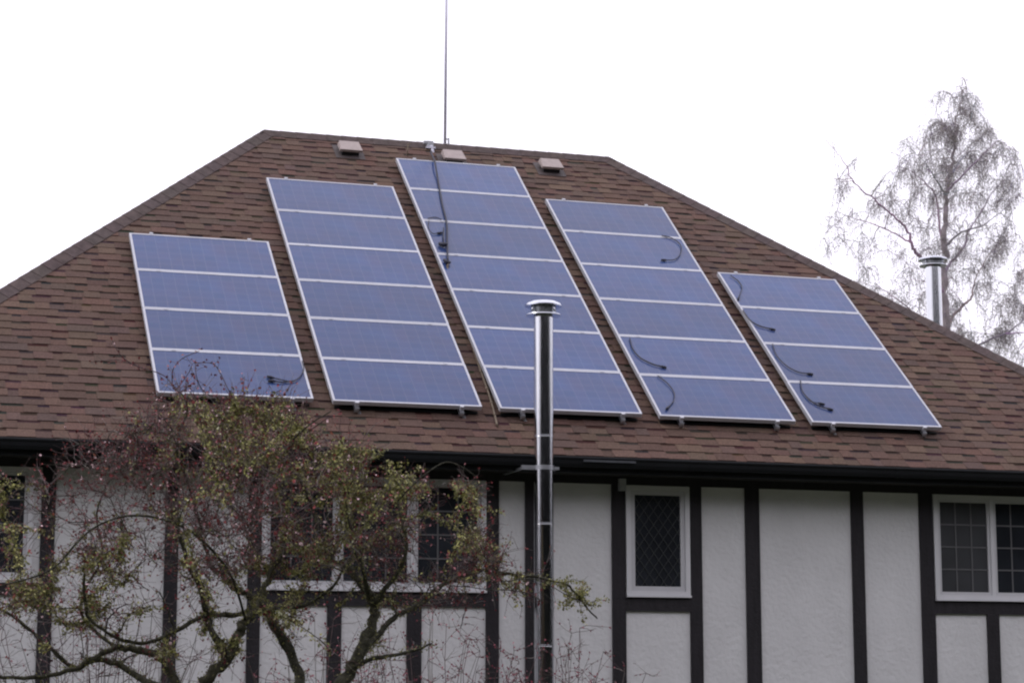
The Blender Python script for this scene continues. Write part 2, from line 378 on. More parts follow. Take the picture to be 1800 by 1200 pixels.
def window(x0, x1, z0, z1, sashes, kind):
    """outer frame > sashes, panes, muntins.  sashes: (fraction start, end, recessed)"""
    F_ = .052; D0 = .040
    f = MB()
    yo, yi = YW-D0, YW+.001
    f.box((x0, yo, z0), (x1, yi, z0+F_)); f.box((x0, yo, z1-F_*.9), (x1, yi, z1))
    f.box((x0, yo, z0+F_), (x0+F_, yi, z1-F_*.9)); f.box((x1-F_, yo, z0+F_), (x1, yi, z1-F_*.9))
    f.box((x0-.004, yo-.018, z0-.012), (x1+.004, yo-.001, z0+.010))      # drip lip
    W = x1-x0
    inner = [(x0+F_, x1-F_)]
    xs = [x0+F_]+[x0+W*q for q in sashes]+[x1-F_]
    for q in sashes: f.box((x0+W*q-.022, yo+.004, z0+F_), (x0+W*q+.022, yi, z1-F_*.9))
    fo = f.build('window', M_VINYL, house)
    for i in range(len(xs)-1):
        a = xs[i]+(.022 if i else 0); b = xs[i+1]-(.022 if i < len(xs)-2 else 0); c0, c1 = z0+F_, z1-F_*.9
        S = .034 if kind != 'diamond' else .05; y2 = YW-.022
        s_ = MB()
        s_.box((a+.002, y2, c0+.002), (b-.002, yi, c0+S)); s_.box((a+.002, y2, c1-S), (b-.002, yi, c1-.002))
        s_.box((a+.002, y2, c0+S), (a+S, yi, c1-S)); s_.box((b-S, y2, c0+S), (b-.002, yi, c1-S))
        s_.build('sash', M_SASH, fo)
        p0, p1, q0, q1 = a+S, b-S, c0+S, c1-S
        pm = MB(); pm.box((p0-.003, YW-.007, q0-.003), (p1+.003, YW+.001, q1+.003))
        pm.build('pane', M_SCREEN if (kind == 'grid' and i == 0 and len(xs) == 3) else M_PANE, fo)
        m_ = MB(); ym = YW-.0125
        if kind == 'diamond':
            def clipline(m, c, slope):
                pts = []
                for xx in (p0, p1):
                    zz = slope*xx+c
                    if q0 <= zz <= q1: pts.append((xx, zz))
                for zz in (q0, q1):
                    xx = (zz-c)/slope
                    if p0 < xx < p1: pts.append((xx, zz))
                if len(pts) >= 2:
                    (xa, za), (xb, zb) = pts[0], pts[-1] if len(pts) == 2 else pts[1]
                    v = Vector((xb-xa, 0, zb-za)); 
                    if v.length < .02: return
                    nn = Vector((-v.z, 0, v.x)).normalized()*.0040
                    A = [Vector((xa, 0, za))-nn, Vector((xb, 0, zb))-nn, Vector((xb, 0, zb))+nn, Vector((xa, 0, za))+nn]
                    dy = 0 if slope > 0 else .0015
                    m.add([(p.x, ym-.003-dy, p.z) for p in A]+[(p.x, ym+.004, p.z) for p in A], [(0,1,2,3),(0,4,5,1),(3,2,6,7),(1,5,6,2),(0,3,7,4)])
            sl_ = 1.38; stp = .148; cc = -6
            for sg in (1, -1):
                base_c = q0-sg*sl_*p0
                for k in range(-16, 24): clipline(m_, base_c+k*stp+.05, sg*sl_)
        else:
            for j in (1, 2):
                xx = p0+(p1-p0)*j/3; m_.box((xx-.008, ym, q0), (xx+.008, YW-.008, q1))
            for j in (1, 2, 3):
                zz = q0+(q1-q0)*j/4; m_.box((p0, ym-.002, zz-.008), (p1, YW-.0085, zz+.008))
        m_.build('muntin_grid', M_LEAD if kind == 'diamond' else M_MUN, fo)
    return fo
ztw = zt-.004
window(Wn['dia'][0]+.004, Wn['dia'][1]-.004, zr['dia'][0]+.013, ztw-.002, [], 'diamond')
window(Wn['right'][0]+.004, Wn['right'][1]-.004, zr['right'][0]+.013, ztw-.002, [.5], 'grid')
window(Wn['mid'][0]+.004, Wn['mid'][1]-.004, zr['mid'][0]+.013, ztw-.002, [1/3, 2/3], 'grid')
window(Wn['left'][0]+.004, Wn['left'][1]-.075, zr['left'][0]+.013, ztw-.002, [.5], 'grid')
# small sensor on the board beside the diamond window
q = atY(1090, 852, YW)
sb = MB(); sb.box((q.x-.036, YW-.085, q.z-.065), (q.x+.036, YW-.0265, q.z+.06)); sb.box((q.x-.026, YW-.095, q.z-.045), (q.x+.026, YW-.0855, q.z-.005))
tag(sb.build('sensor_box', M_GREYBOX), 'small grey box on the dark board left of the diamond-leaded window, under the eave', 'sensor')

# ------------------------------------------------------------------ solar arrays
PW, PH = 1.575, 0.83
AX = [-2.869, -1.094, .6745, 2.444, 4.216]; AS = [.576, .554, .540, .518, .513]; AN = [4, 6, 7, 6, 4]
AL = ['four-panel solar array farthest left on the roof, behind the red-budded tree',
      'six-panel solar array second from the left, between the short left one and the tallest one',
      'tallest solar array, seven panels, with a black cable hanging over it',
      'six-panel solar array right of the steel flue, second from the right',
      'four-panel solar array farthest right on the roof, nearest the right hip']
LIP, FH = .023, .045
def frame_mesh():
    m = MB(); fn = lambda x, s, n: Vector((x, s, n)); g2 = .002
    x0, x1, s0, s1 = 0, PW, g2, PH-g2
    m.fbox(fn, (x0, s0, -FH), (x1, s0+LIP, 0)); m.fbox(fn, (x0, s1-LIP, -FH), (x1, s1, 0))
    m.fbox(fn, (x0, s0+LIP, -FH), (x0+LIP, s1-LIP, 0)); m.fbox(fn, (x1-LIP, s0+LIP, -FH), (x1, s1-LIP, 0))
    me = bpy.data.meshes.new('solar_panel'); me.from_pydata(m.v, [], m.f); me.materials.append(M_ALU); return me
def cell_mesh():
    a, b = LIP-.002, LIP; m = [(a, b, -.004), (PW-a, b, -.004), (PW-a, PH-b, -.004), (a, PH-b, -.004), (a, b, -.010), (PW-a, b, -.010), (PW-a, PH-b, -.010), (a, PH-b, -.010)]
    me = bpy.data.meshes.new('cell_sheet'); me.from_pydata(m, [], [(0,1,2,3), (7,6,5,4)]); me.materials.append(M_CELL)
    uvl = me.uv_layers.new(name='UVMap'); uvs = [(0,0),(12,0),(12,6),(0,6)]
    for i in range(8): uvl.data[i].uv = uvs[i % 4] if i < 4 else uvs[3-(i-4)]
    return me
FM, CM = frame_mesh(), cell_mesh()
for ai in range(5):
    A = thing('solar_array', AL[ai], 'solar array', pl(AX[ai], AS[ai], 0), 'solar arrays on the front roof slope')
    A.rotation_euler = (TH, 0, 0)
    N = AN[ai]
    for k in range(N):
        p = bpy.data.objects.new('solar_panel', FM); C.objects.link(p); p.parent = A
        p.location = (rnd.uniform(-.002, .002), k*PH, rnd.uniform(-.001, .001))
        c = bpy.data.objects.new('cell_sheet', CM); C.objects.link(c); c.parent = p
    HT = N*PH
    for q in (.155, .86):
        r = MB(); x = PW*q; fn = lambda a, b, c: Vector((a, b, c))
        r.fbox(fn, (x-.02, -.055, -FH-.040), (x+.02, HT+.045, -FH-.001)); 
        ro = r.build('mounting_rail', M_RAIL); ro.parent = A
        for s in [-.03]+[j*1.22+.5 for j in range(int(HT/1.22))]+[HT+.02]:
            b = MB()
            b.fbox(fn, (x+.021, s-.025, -OFF+.008), (x+.027, s+.025, -FH-.005)); b.fbox(fn, (x+.021, s-.03, -OFF+.001), (x+.055, s+.03, -OFF+.008))
            if s < 0: b.fbox(fn, (x-.026, s-.034, -FH-.045), (x+.0209, s-.026, -FH-.012))
            bo = b.build('roof_foot', M_RAIL); bo.parent = A
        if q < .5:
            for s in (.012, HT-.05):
                cr_ = MB(); cr_.fbox(fn, (.03, s, -OFF+.014), (PW-.03, s+.035, -FH-.042)); cro = cr_.build('shade_bar', M_GUT); cro.parent = A  # added dark bars closing the gap, to deepen the shadow under the array ends
        for j in range(N+1):
            s = j*PH; cl = MB()
            cl.fbox(fn, (x-.02, s-.014, -FH), (x+.02, s+.014, .0045)) if 0 < j < N else cl.fbox(fn, (x-.02, s-(.03 if j == 0 else -.0), -FH), (x+.02, s+(.0 if j == 0 else .03), .006))
            co = cl.build('panel_clamp', M_ALU); co.parent = A

# loose module leads lying on the glass
def spl(pts, n=6):
    P = [pts[0]]+list(pts)+[pts[-1]]; out = []
    for i in range(1, len(P)-2):
        for k in range(n):
            t = k/n; a, b, c, d = P[i-1], P[i], P[i+1], P[i+2]
            out.append(.5*((2*b)+(c-a)*t+(2*a-5*b+4*c-d)*t*t+(3*b-a-3*c+d)*t*t*t))
    out.append(P[-2]); return out
def lead(pts, label, fat=.0075, plug=True):
    P = spl([panelpt(x, y, .012) for x, y in pts]); m = MB(); m.tube(P, fat*.8, 6)
    t = thing('module_lead', label, 'cable', P[0], 'loose black leads lying on the panels')
    m.build('cord', M_CAB, t)
    if plug:
        d = (P[-1]-P[-2]).normalized(); q = MB(); q.tube([P[-1], P[-1]+d*.02, P[-1]+d*.022, P[-1]+d*.075], [.009, .011, .015, .012], 8)
        q.build('plug', M_CAB, t)
lead([(531,634),(534,648),(527,662),(512,670),(482,664)], 'black lead curling across the bottom right corner of the far left array')
lead([(520,668),(500,671),(484,670)], 'short black lead beside the curled one, bottom of the far left array', plug=True)
lead([(752,384),(765,382),(776,386)], 'short dark lead lying on the second seam of the tallest array', plug=False)
lead([(754,388),(753,400),(760,410),(768,410)], 'small hooked lead left of the hanging cable on the tallest array', .006)
lead([(1163,414),(1180,418),(1196,430),(1196,446),(1186,456),(1172,457)], 'looped lead near the upper right corner of the six-panel array right of the flue')
lead([(1107,594),(1112,612),(1125,628),(1146,639),(1160,643)], 'black lead at the left edge of the array right of the flue, second panel up', .009)
lead([(1156,660),(1172,672),(1184,688),(1184,704),(1176,714)], 'curved lead on the bottom panel of the array right of the flue')
lead([(1284,484),(1298,494),(1304,506),(1299,522)], 'curled lead on the top panel of the far right array')
lead([(1306,545),(1318,562),(1334,572),(1352,577)], 'black lead on the second panel from the top of the far right array', .009)
lead([(1358,604),(1365,624),(1382,642),(1402,653),(1418,656)], 'black lead on the third panel from the top of the far right array')
lead([(1407,668),(1410,686),(1422,701),(1438,712),(1453,717)], 'longer black lead on the bottom panel of the far right array', .009)
lead([(1412,690),(1424,704),(1438,708)], 'shorter black lead beside the longer one on the bottom panel of the far right array', .006)

# hanging cable from the ridge fitting, and the rope below it
P = spl([roofpt(757, 268, .05)]+[panelpt(x, y, h) for x, y, h in ((764,284,.05),(770,318,.02),(777,358,.015),(785,392,.02),(786,425,.03),(787,458,.02))])
m = MB(); m.tube(P, .0115, 7)
t = thing('hanging_cable', 'black cable hanging from the ridge down over the tallest solar array', 'cable', P[0])
m.build('cord', M_CAB, t)
m = MB(); m.tube([panelpt(772,428,.02), panelpt(779,430,.03), panelpt(786,430,.035)], [.02,.027,.022], 8); m.tube([panelpt(781,457,.02), panelpt(787,462,.03), panelpt(790,461,.02)], [.02,.026,.02], 8)
m.tube([panelpt(780,400,.015), panelpt(779,415,.02), panelpt(780,428,.02)], .007, 6)
m.build('connector', M_CAB, t)
P = spl([panelpt(787,462,.02), panelpt(787,476,-.02), roofpt(792,500,.03), roofpt(806,545,.02), roofpt(824,590,.02), roofpt(842,642,.03), roofpt(858,688,.02), roofpt(868,722,.02), roofpt(874,748,.02)])
m = MB(); m.tube(P, .011, 6); 
for q in range(3, len(P)-1, 4): m.tube([P[q], (P[q]+P[q+1])/2], .017, 6)
tag(m.build('rope', M_ROPE), 'weathered brown rope lying on the shingles between the second and the tallest array', 'rope')
m = MB(); a = roofpt(716, 275, .02); m.tube([a, a+Vector((.0, -.03, .15))], .008, 6); a2 = a+Vector((0, -.03, .15)); m.tube([a2-Vector((.012,0,0)), a2+Vector((.03, 0, .012))], .007, 6)
tag(m.build('wire_stub', M_ROPE), 'thin pale wire standing up above the top left corner of the tallest array', 'wire')

m = MB(); a = Vector((roofpt(236, 775).x, YE-.10, ZE-.03)); m.tube([a, a-Vector((.0, .01, .09)), a-Vector((0, .0, .19))], .004, 5)
tag(m.build('gutter_wire', M_MAST), 'short pale wire dangling from the gutter behind the left part of the tree', 'wire')
# ridge fitting
q = roofpt(757, 262, .0)
t = thing('ridge_fitting', 'small grey bracket box on the ridge just left of the tall mast', 'bracket', q)
m = MB(); m.box(q+Vector((-.055, -.03, .02)), q+Vector((.03, .03, .10))); m.box(q+Vector((-.095, -.02, .065)), q+Vector((-.055, .02, .10))); m.build('housing', M_GREYBOX, t)
m = MB(); m.tube([q+Vector((.0, -.02, .03)), q+Vector((.01, -.05, -.03)), q+Vector((.02, -.08, -.10))], [.022,.02,.016], 10); m.box(q+Vector((-.07,-.06,-.005)), q+Vector((.05,.04,.02))); m.build('elbow', M_MAST, t)

# mast
b0 = atY(782, 262, YR); b1 = atY(786.3, -160, YR+.05)
t = thing('antenna_mast', 'tall thin grey mast rising from the ridge out of the picture', 'mast', b0)
m = MB(); m.tube([b0+Vector((0,0,-.1)), b0.lerp(b1, .5), b1], [.019, .018, .0165], 12); m.build('pole', M_MAST, t)
m = MB(); 
for zz in (.02, .13): m.tube([b0+Vector((-.01, 0, zz)), b0+Vector((.055, -.0, zz+.005))], .009, 8)
m.tube([b0+Vector((.05, 0, -.06)), b0+Vector((.05, 0, .15))], [.014]*2, 8); m.build('insulator_clamp', M_GREYBOX, t)
m = MB(); m.box(b0+Vector((-.07, -.06, -.06)), b0+Vector((.08, .06, -.015))); m.build('base_shoe', M_MAST, t)

# box vents
def vent(px, py, label, dark):
    q = roofpt(px, py, 0); loc = q
    t = thing('roof_vent', label, 'roof vent', loc, 'box vents along the ridge')
    s = (q-Vector((0,0,ZO))+NR*OFF); s0 = s.y*CT+s.z*ST; x = q.x
    fn = lambda a, b, c: rl(x+a, s0+b, c)
    h = MB()     # sloping hood, tapered
    hw = .145
    h.add([fn(-hw, -.11, .075), fn(hw, -.11, .075), fn(hw*.93, .13, .055), fn(-hw*.93, .13, .055),
           fn(-hw, -.115, .11), fn(hw, -.115, .11), fn(hw*.86, .10, .125), fn(-hw*.86, .10, .125)],
          [(0,3,2,1),(4,5,6,7),(0,1,5,4),(1,2,6,5),(2,3,7,6),(3,0,4,7)])
    h.build('hood', M_VENT, t)
    b = MB(); b.add([fn(-.11, -.085, 0), fn(.11, -.085, 0), fn(.11, .11, 0), fn(-.11, .11, 0), fn(-.11, -.085, .0745), fn(.11, -.085, .0745), fn(.11, .10, .0562), fn(-.11, .10, .0562)],
          [(0,1,5,4),(1,2,6,5),(2,3,7,6),(3,0,4,7)])
    b.build('louvre', M_DARK, t)
    f = MB(); f.fbox(fn, (-.19, -.17, .010), (.19, .19, .014)); f.build('flashing', M_CAP2, t)
M_CAP2 = mat('painted_flashing', (.07,.055,.055), .7, noise=.2, scale=20)
vent(613, 270, 'pale brown box vent high on the roof left of the tallest array', 1)
vent(795, 285, 'pale brown box vent just above the top edge of the tallest array', 1)
vent(966, 300, 'pale brown box vent high on the roof right of the tallest array', 1)

# ------------------------------------------------------------------ flues
def flue(bx, by, z0, ztop, r, label, bands, brace=None):
    t = thing('chimney_flue', label, 'flue pipe', (bx, by, z0), 'stainless steel flues')
    m = MB(); m.lathe((bx, by, 0), [(0, z0), (r, z0), (r, ztop-.155), (r*.9, ztop-.150), (r*.9, ztop-.09)], 48); m.build('pipe', M_STEEL, t)
    R = r*1.92
    c = MB(); c.lathe((bx, by, ztop), [(0, .012), (R*.4, .008), (R*.75, -.006), (R*.93, -.024), (R, -.042), (R, -.052), (R*.95, -.054), (R*.6, -.056), (0, -.056)], 48); c.build('cap_disc', M_STEEL2, t)
    c = MB(); c.lathe((bx, by, ztop), [(r*.8, -.150), (R*.93, -.150), (R*.95, -.144), (R*.93, -.136), (r*.9, -.132)], 48); c.build('lower_ring', M_STEEL2, t)
    c = MB()
    c.lathe((bx, by, ztop), [(r*1.30, -.134), (r*1.30, -.054)], 48)
    c.build('spark_screen', M_MESH, t)
    for k in range(4):
        c = MB(); a = k*math.pi/2+.45; x, y = bx+R*.80*math.cos(a), by+R*.80*math.sin(a)
        c.tube([(x, y, ztop-.136), (x, y, ztop-.054)], .013, 8)
        c.build('cap_strut', M_STEEL2, t)
    for zb in bands:
        c = MB(); c.lathe((bx, by, zb), [(r*.99, -.015), (r*1.025, -.012), (r*1.025, -.003), (r*1.012, 0), (r*1.025, .003), (r*1.025, .012), (r*.99, .015)], 48); c.build('locking_band', M_STEEL, t)
    if brace is not None:
        c = MB(); zb = brace; y1 = YE-.093
        c.lathe((bx, by, zb), [(r*.99, -.022), (r*1.05, -.022), (r*1.05, .022), (r*.99, .022)], 40)
        c.box((bx-.235, by-.012, zb-.022), (bx-r*.99, by+.012, zb+.022)); c.box((bx+r*.99, by-.012, zb-.014), (bx+.16, by+.012, zb+.014))
        c.box((bx-.21, by+.0121, zb-.013), (bx-.19, YW-.035, zb+.013)); c.box((bx+.14, by+.0121, zb-.013), (bx+.16, YW-.035, zb+.013))
        c.build('wall_brace', M_RAIL, t)
M_MESH = mat('spark_mesh', (.22,.23,.24), .35, metal=.9, noise=.5, scale=60)
YF = YE-.26
c0 = atY(955.5, 700, YF); rr = abs(atY(972.5, 700, YF).x-atY(938.5, 700, YF).x)*.5*math.cos(YAW)
zz = lambda py: atY(955.5, py, YF).z
flue(c0.x, YF, 0.0, zz(530), rr, 'tall shiny steel flue pipe standing in front of the eave and middle array', [zz(767), zz(921), zz(1135)], zz(822))
YF2 = 9.2
c0 = atY(1641, 500, YF2); rr2 = abs(atY(1657, 500, YF2).x-atY(1627, 500, YF2).x)*.42*math.cos(YAW)
sidez = lambda x: ZE+(EXR-x)*ST/CT
z_in = min(sidez(c0.x), ZE+(YB-YF2)*ST/CT)
flue(c0.x, YF2, z_in-.25, atY(1641, 452, YF2).z, rr2, 'short steel flue pipe rising behind the right hip, in front of the bare tree', [])

# ------------------------------------------------------------------ trees
def inpoly(x, y, P):
    c = False; j = len(P)-1
    for i in range(len(P)):
        if (P[i][1] > y) != (P[j][1] > y) and x < (P[j][0]-P[i][0])*(y-P[i][1])/(P[j][1]-P[i][1])+P[i][0]: c = not c
        j = i
    return c
class Skel:
    def __init__(self, seed): self.r = random.Random(seed); self.P = []; self.R = []
    def limb(self, pts, r0, r1, sub=5):
        S = spl([Vector(p) for p in pts], sub); n = len(S)
        S = [p+Vector((self.r.gauss(0, r0*.18), self.r.gauss(0, r0*.18), self.r.gauss(0, r0*.18))) for p in S]
        rad = [r0+(r1-r0)*i/(n-1) for i in range(n)]
        for p, q in zip(S, rad): self.P.append(p); self.R.append(q)
        return S, rad
    def near(self, q, up=.0):
        A = self.arr[:self.n]; d = A-np.array(q); D = (d**2).sum(1)
        D = D*(1+up*np.clip(d[:, 2]/np.sqrt(D+1e-9), -.2, 1))
        return int(D.argmin())
    def freeze(self, cap):
        self.arr = np.zeros((cap, 3)); self.n = len(self.P)
        self.arr[:self.n] = np.array([tuple(p) for p in self.P])
    def push(self, p, r):
        if self.n < len(self.arr):
            self.arr[self.n] = p; self.n += 1; self.P.append(p); self.R.append(r)
    def connect(self, q, k=5, arch=.12, jitter=.05, rmax=.5, r1=.0025, up=.8):
        i = self.near(q, up); a = self.P[i]; L = (q-a).length
        if L < .02: return None, None
        mid = (a+q)/2+Vector((0, 0, arch*L))+Vector((self.r.gauss(0, jitter*L), self.r.gauss(0, jitter*L), self.r.gauss(0, jitter*L)))
        pts = []; r0 = min(self.R[i]*.7, r1+.012*L)
        for j in range(k+1):
            t = j/k; p = a*(1-t)**2+mid*2*t*(1-t)+q*t*t
            if 0 < j < k: p = p+Vector((self.r.gauss(0, .02*L), self.r.gauss(0, .02*L), self.r.gauss(0, .02*L)))
            pts.append(p)
        rad = [r0+(r1-r0)*j/k for j in range(k+1)]
        for p, rr_ in zip(pts[1:], rad[1:]): self.push(p, rr_)
        return pts, rad

# ---- mossy red-budded garden tree in front of the house
YT = -5.6
rt = random.Random(5); ST_ = Skel(5)
def tp(px, py, dy=0.0): return atY(px, py, YT+dy)
gzt = gz(0, YT)
root = Vector((tp(470, 1200).x, YT, gzt))
TRK = [root+Vector((0,0,-.1)), root+Vector((.02, .0, .7)), tp(468, 1290), ]
bark = MB()
def bcol(r): 
    k = rt.random()
    return (.048+.026*k, .047+.024*k, .036+.014*k)
def limb(pts, r0, r1, n=9, sub=5):
    r0 *= .86; S, rad = ST_.limb(pts, r0, r1, sub); b = len(bark.f)
    bark.tube(S, [q*(1+rt.uniform(-.10, .14)) for q in rad], n, bcol(0)); return S
limb(TRK+[tp(480,1262)], .13, .085, 12)
limb([tp(478,1290), tp(440,1240,.0), tp(360,1205,-.1), tp(398,1162,-.1), tp(420,1112,-.1), tp(432,1088,-.1), tp(458,1058,0), tp(470,1020,.1), tp(500,960,.1)], .055, .016)
limb([tp(398,1162,-.1), tp(385,1128,-.3), tp(366,1092,-.3), tp(355,1045,-.4), tp(330,985,-.5), tp(300,900,-.6)], .036, .010)
limb([tp(480,1262), tp(528,1205,.2), tp(505,1140,.3), tp(478,1090,.3), tp(455,1056,.3), tp(425,1040,.4), tp(392,1016,.5), tp(368,985,.6), tp(350,930,.7)], .052, .010)
limb([tp(455,1056,.3), tp(425,1078,.2), tp(380,1080,.1), tp(350,1085,0), tp(310,1108,-.1), tp(262,1128,-.1), tp(215,1124,-.2), tp(160,1090,-.3), tp(148,1040,-.4), tp(150,1000,-.5)], .022, .008)
limb([tp(480,1262), tp(545,1230,-.2), tp(598,1205,-.2), tp(630,1150,-.2), tp(650,1105,-.2), tp(655,1065,-.2), tp(640,1030,-.2), tp(615,1000,-.1), tp(588,985,0), tp(560,930,.1), tp(540,860,.1)], .062, .012, 10)
limb([tp(655,1068,-.2), tp(672,1040,-.3), tp(700,1005,-.4), tp(715,960,-.5), tp(700,880,-.5)], .024, .008)
limb([tp(648,1050,-.2), tp(638,1000,-.5), tp(622,960,-.5), tp(610,900,-.6)], .022, .008)
limb([tp(628,1160,-.2), tp(665,1115,.1), tp(700,1080,.2), tp(740,1058,.3), tp(790,1020,.4), tp(850,1003,.4), tp(905,1010,.4), tp(958,1018,.4), tp(1000,1030,.4), tp(1022,1058,.4), tp(1050,1086,.4)], .026, .005)
limb([tp(620,1175,-.2), tp(660,1155,-.4), tp(710,1148,-.5), tp(760,1130,-.6)], .022, .006)
limb([tp(478,1290), tp(370,1262,.2), tp(312,1205,.3), tp(290,1160,.3), tp(245,1142,.3), tp(205,1138,.3), tp(160,1158,.2), tp(118,1178,.2), tp(40,1192,.1), tp(-40,1180,0)], .045, .010)
limb([tp(330,1225,.3), tp(255,1195,.6), tp(210,1168,.7), tp(170,1160,.7), tp(130,1172,.7), tp(80,1130,.7), tp(20,1080,.7), tp(-60,1040,.6)], .032, .008)
limb([tp(432,1088,-.1), tp(400,1000,-.5), tp(330,930,-.9), tp(240,905,-1.0), tp(160,930,-1.0), tp(90,1000,-1.0), tp(0,1030,-1.0), tp(-80,1060,-1.0)], .011, .005)
limb([tp(205,1138,.3), tp(150,1090,.5), tp(146,1040,.5), tp(180,980,.6), tp(170,900,.6), tp(200,830,.7)], .016, .006)
limb([tp(458,1058,0), tp(490,1068,-.3), tp(540,1062,-.4), tp(585,1030,-.5), tp(602,1000,-.6)], .020, .008)
limb([tp(500,960,.1), tp(490,880,.2), tp(440,800,.2), tp(400,745,.1)], .015, .006)
limb([tp(540,860,.1), tp(500,800,0), tp(540,750,-.1), tp(582,722,-.1)], .011, .004)
limb([tp(355,930,.7), tp(330,850,.4), tp(310,780,.2), tp(330,720,.1), tp(318,690,0)], .012, .005)
limb([tp(700,880,-.5), tp(740,840,-.6), tp(785,812,-.6), tp(830,832,-.6), tp(842,852,-.6)], .007, .003)
# thin sprouts over the roof and panels
SPR = [[(318,690),(308,684),(288,660),(245,645),(205,632),(160,637)], [(245,645),(215,628),(197,598)], [(310,684),(330,658),(338,640)], [(303,672),(304,650),(320,630),(350,617)],
       [(412,705),(402,685),(385,652),(372,638),(340,638)], [(430,705),(428,685),(430,662)], [(470,730),(495,700),(512,675)], [(540,760),(575,735),(600,722)], [(395,700),(360,690),(345,660),(344,632)],
       [(200,830),(180,790),(175,765)], [(80,850),(66,820),(66,795)], [(300,740),(255,760),(230,790)]]
tw = MB(); buds = MB(); moss = MB()
twcols = [(.095,.065,.068),(.14,.10,.10),(.085,.08,.065),(.20,.18,.17),(.11,.055,.06)]
budc = [(.20,.040,.045),(.27,.065,.065),(.13,.028,.035),(.42,.17,.19),(.72,.52,.54),(.22,.07,.04)]
budw = [5,4,5,3.5,2.6,2]
mossc = [(.36,.36,.13),(.44,.42,.17),(.19,.20,.085),(.40,.37,.20),(.24,.22,.12),(.48,.48,.32)]
mossw = [5,3,5,1.6,4,.7]
def quad(mb, p, s, col, r=rt, asp=1.0, d=None):
    u = d if d is not None else Vector((r.gauss(0,1), r.gauss(0,1), r.gauss(0,1)))
    if u.length < .01: u = Vector((1,0,0))
    u = u.normalized(); v = u.orthogonal().normalized(); v = Matrix.Rotation(r.uniform(0, 6.28), 3, u) @ v
    a = u*s*asp; b = v*s*.55
    mb.add([p-a*.15, p+a*.45+b, p+a, p+a*.45-b], [(0,1,2,3)], col)
def bud(p, s, r=rt):
    c = r.choices(budc, budw)[0]; k = r.uniform(.75, 1.25); c = tuple(x*k for x in c)
    for _ in range(2): quad(buds, p, s*r.uniform(.8, 1.3), c, r)
def field(p): return math.sin(p.x*2.3+1.0)*math.cos(p.y*1.9+p.z*1.1)+math.sin(p.z*3.7+p.x*1.3+.5)*.7+math.sin(p.x*5.1-p.z*4.3)*.45
def mossat(p, n, s, r=rt, spread=.02):
    for _ in range(n):
        q = p+Vector((r.gauss(0, spread), r.gauss(0, spread), r.gauss(0, spread*.8)-spread*.2))
        c = r.choices(mossc, mossw)[0]; k = r.uniform(.7, 1.2)
        quad(moss, q, s*r.uniform(.6, 1.4), tuple(x*k for x in c), r, 1.5, Vector((r.gauss(0,.7), r.gauss(0,.7), r.gauss(-.5,.8))))
def twig(p, d, L, r0, r=rt, nb=3, k=4, curl=.25, cols=twcols, droop=0, mb=None):
    pts = [p]; dd = d.normalized()
    for i in range(k):
        dd = (dd+Vector((r.gauss(0, curl), r.gauss(0, curl), r.gauss(0, curl)-droop))).normalized(); pts.append(pts[-1]+dd*L/k)
    (mb or tw).tube(pts, [r0*(1-.55*i/k) for i in range(k+1)], 3, r.choice(cols), caps=False)
    return pts
for s in SPR:
    P_, rad_ = ST_.limb([tp(x, y, -.1+rt.uniform(-.15, .15)) for x, y in s], .0045, .0022, 4)
    tw.tube(P_, rad_, 4, twcols[0], caps=False)
    for p in P_[1:]:
        if rt.random() < .75: bud(p+Vector((rt.gauss(0,.01), 0, rt.gauss(0,.012))), .015)
        if rt.random() < .40:
            q = twig(p, Vector((rt.gauss(0,1), rt.gauss(0,1), rt.gauss(.3,1))), rt.uniform(.04,.12), .0022, k=2)
            bud(q[-1], .015)
# crown targets
ENV = [(-200,1080),(-120,900),(-40,850),(40,815),(90,815),(140,770),(220,755),(265,722),(315,698),(430,692),(520,715),(560,755),(640,785),(700,812),(790,822),(848,870),(878,940),(900,985),(880,1025),(800,1035),(700,1035),(600,1000),(520,1010),(440,1015),(340,1040),(230,1085),(120,1090),(60,1060),(0,1090)]
ENV2 = [(80,1090),(240,1080),(420,1040),(620,1020),(900,1010),(1060,1060),(1000,1100),(880,1100),(760,1140),(600,1150),(330,1150),(200,1170),(60,1180),(-100,1170),(-150,1050)]
ST_.freeze(16000)
T = []
while len(T) < 540:
    x, y = rt.uniform(-200, 910), rt.uniform(670, 1095)
    if not inpoly(x, y, ENV): continue
    if x < 85 and y < 1015 and rt.random() < .8: continue
    core = math.exp(-(((x-450)/200)**2+((y-850)/130)**2))
    if rt.random() > .30+.70*core: continue
    T.append(tp(x, y, rt.gauss(0, .35+.45*core)))
for _ in range(80):
    x, y = rt.uniform(-150, 1060), rt.uniform(1010, 1180)
    if inpoly(x, y, ENV2): T.append(tp(x, y, rt.gauss(.1, .4)))
base_n = ST_.n
T.sort(key=lambda q: ((ST_.arr[:base_n]-np.array(q))**2).sum(1).min())
cen = tp(430, 1000)
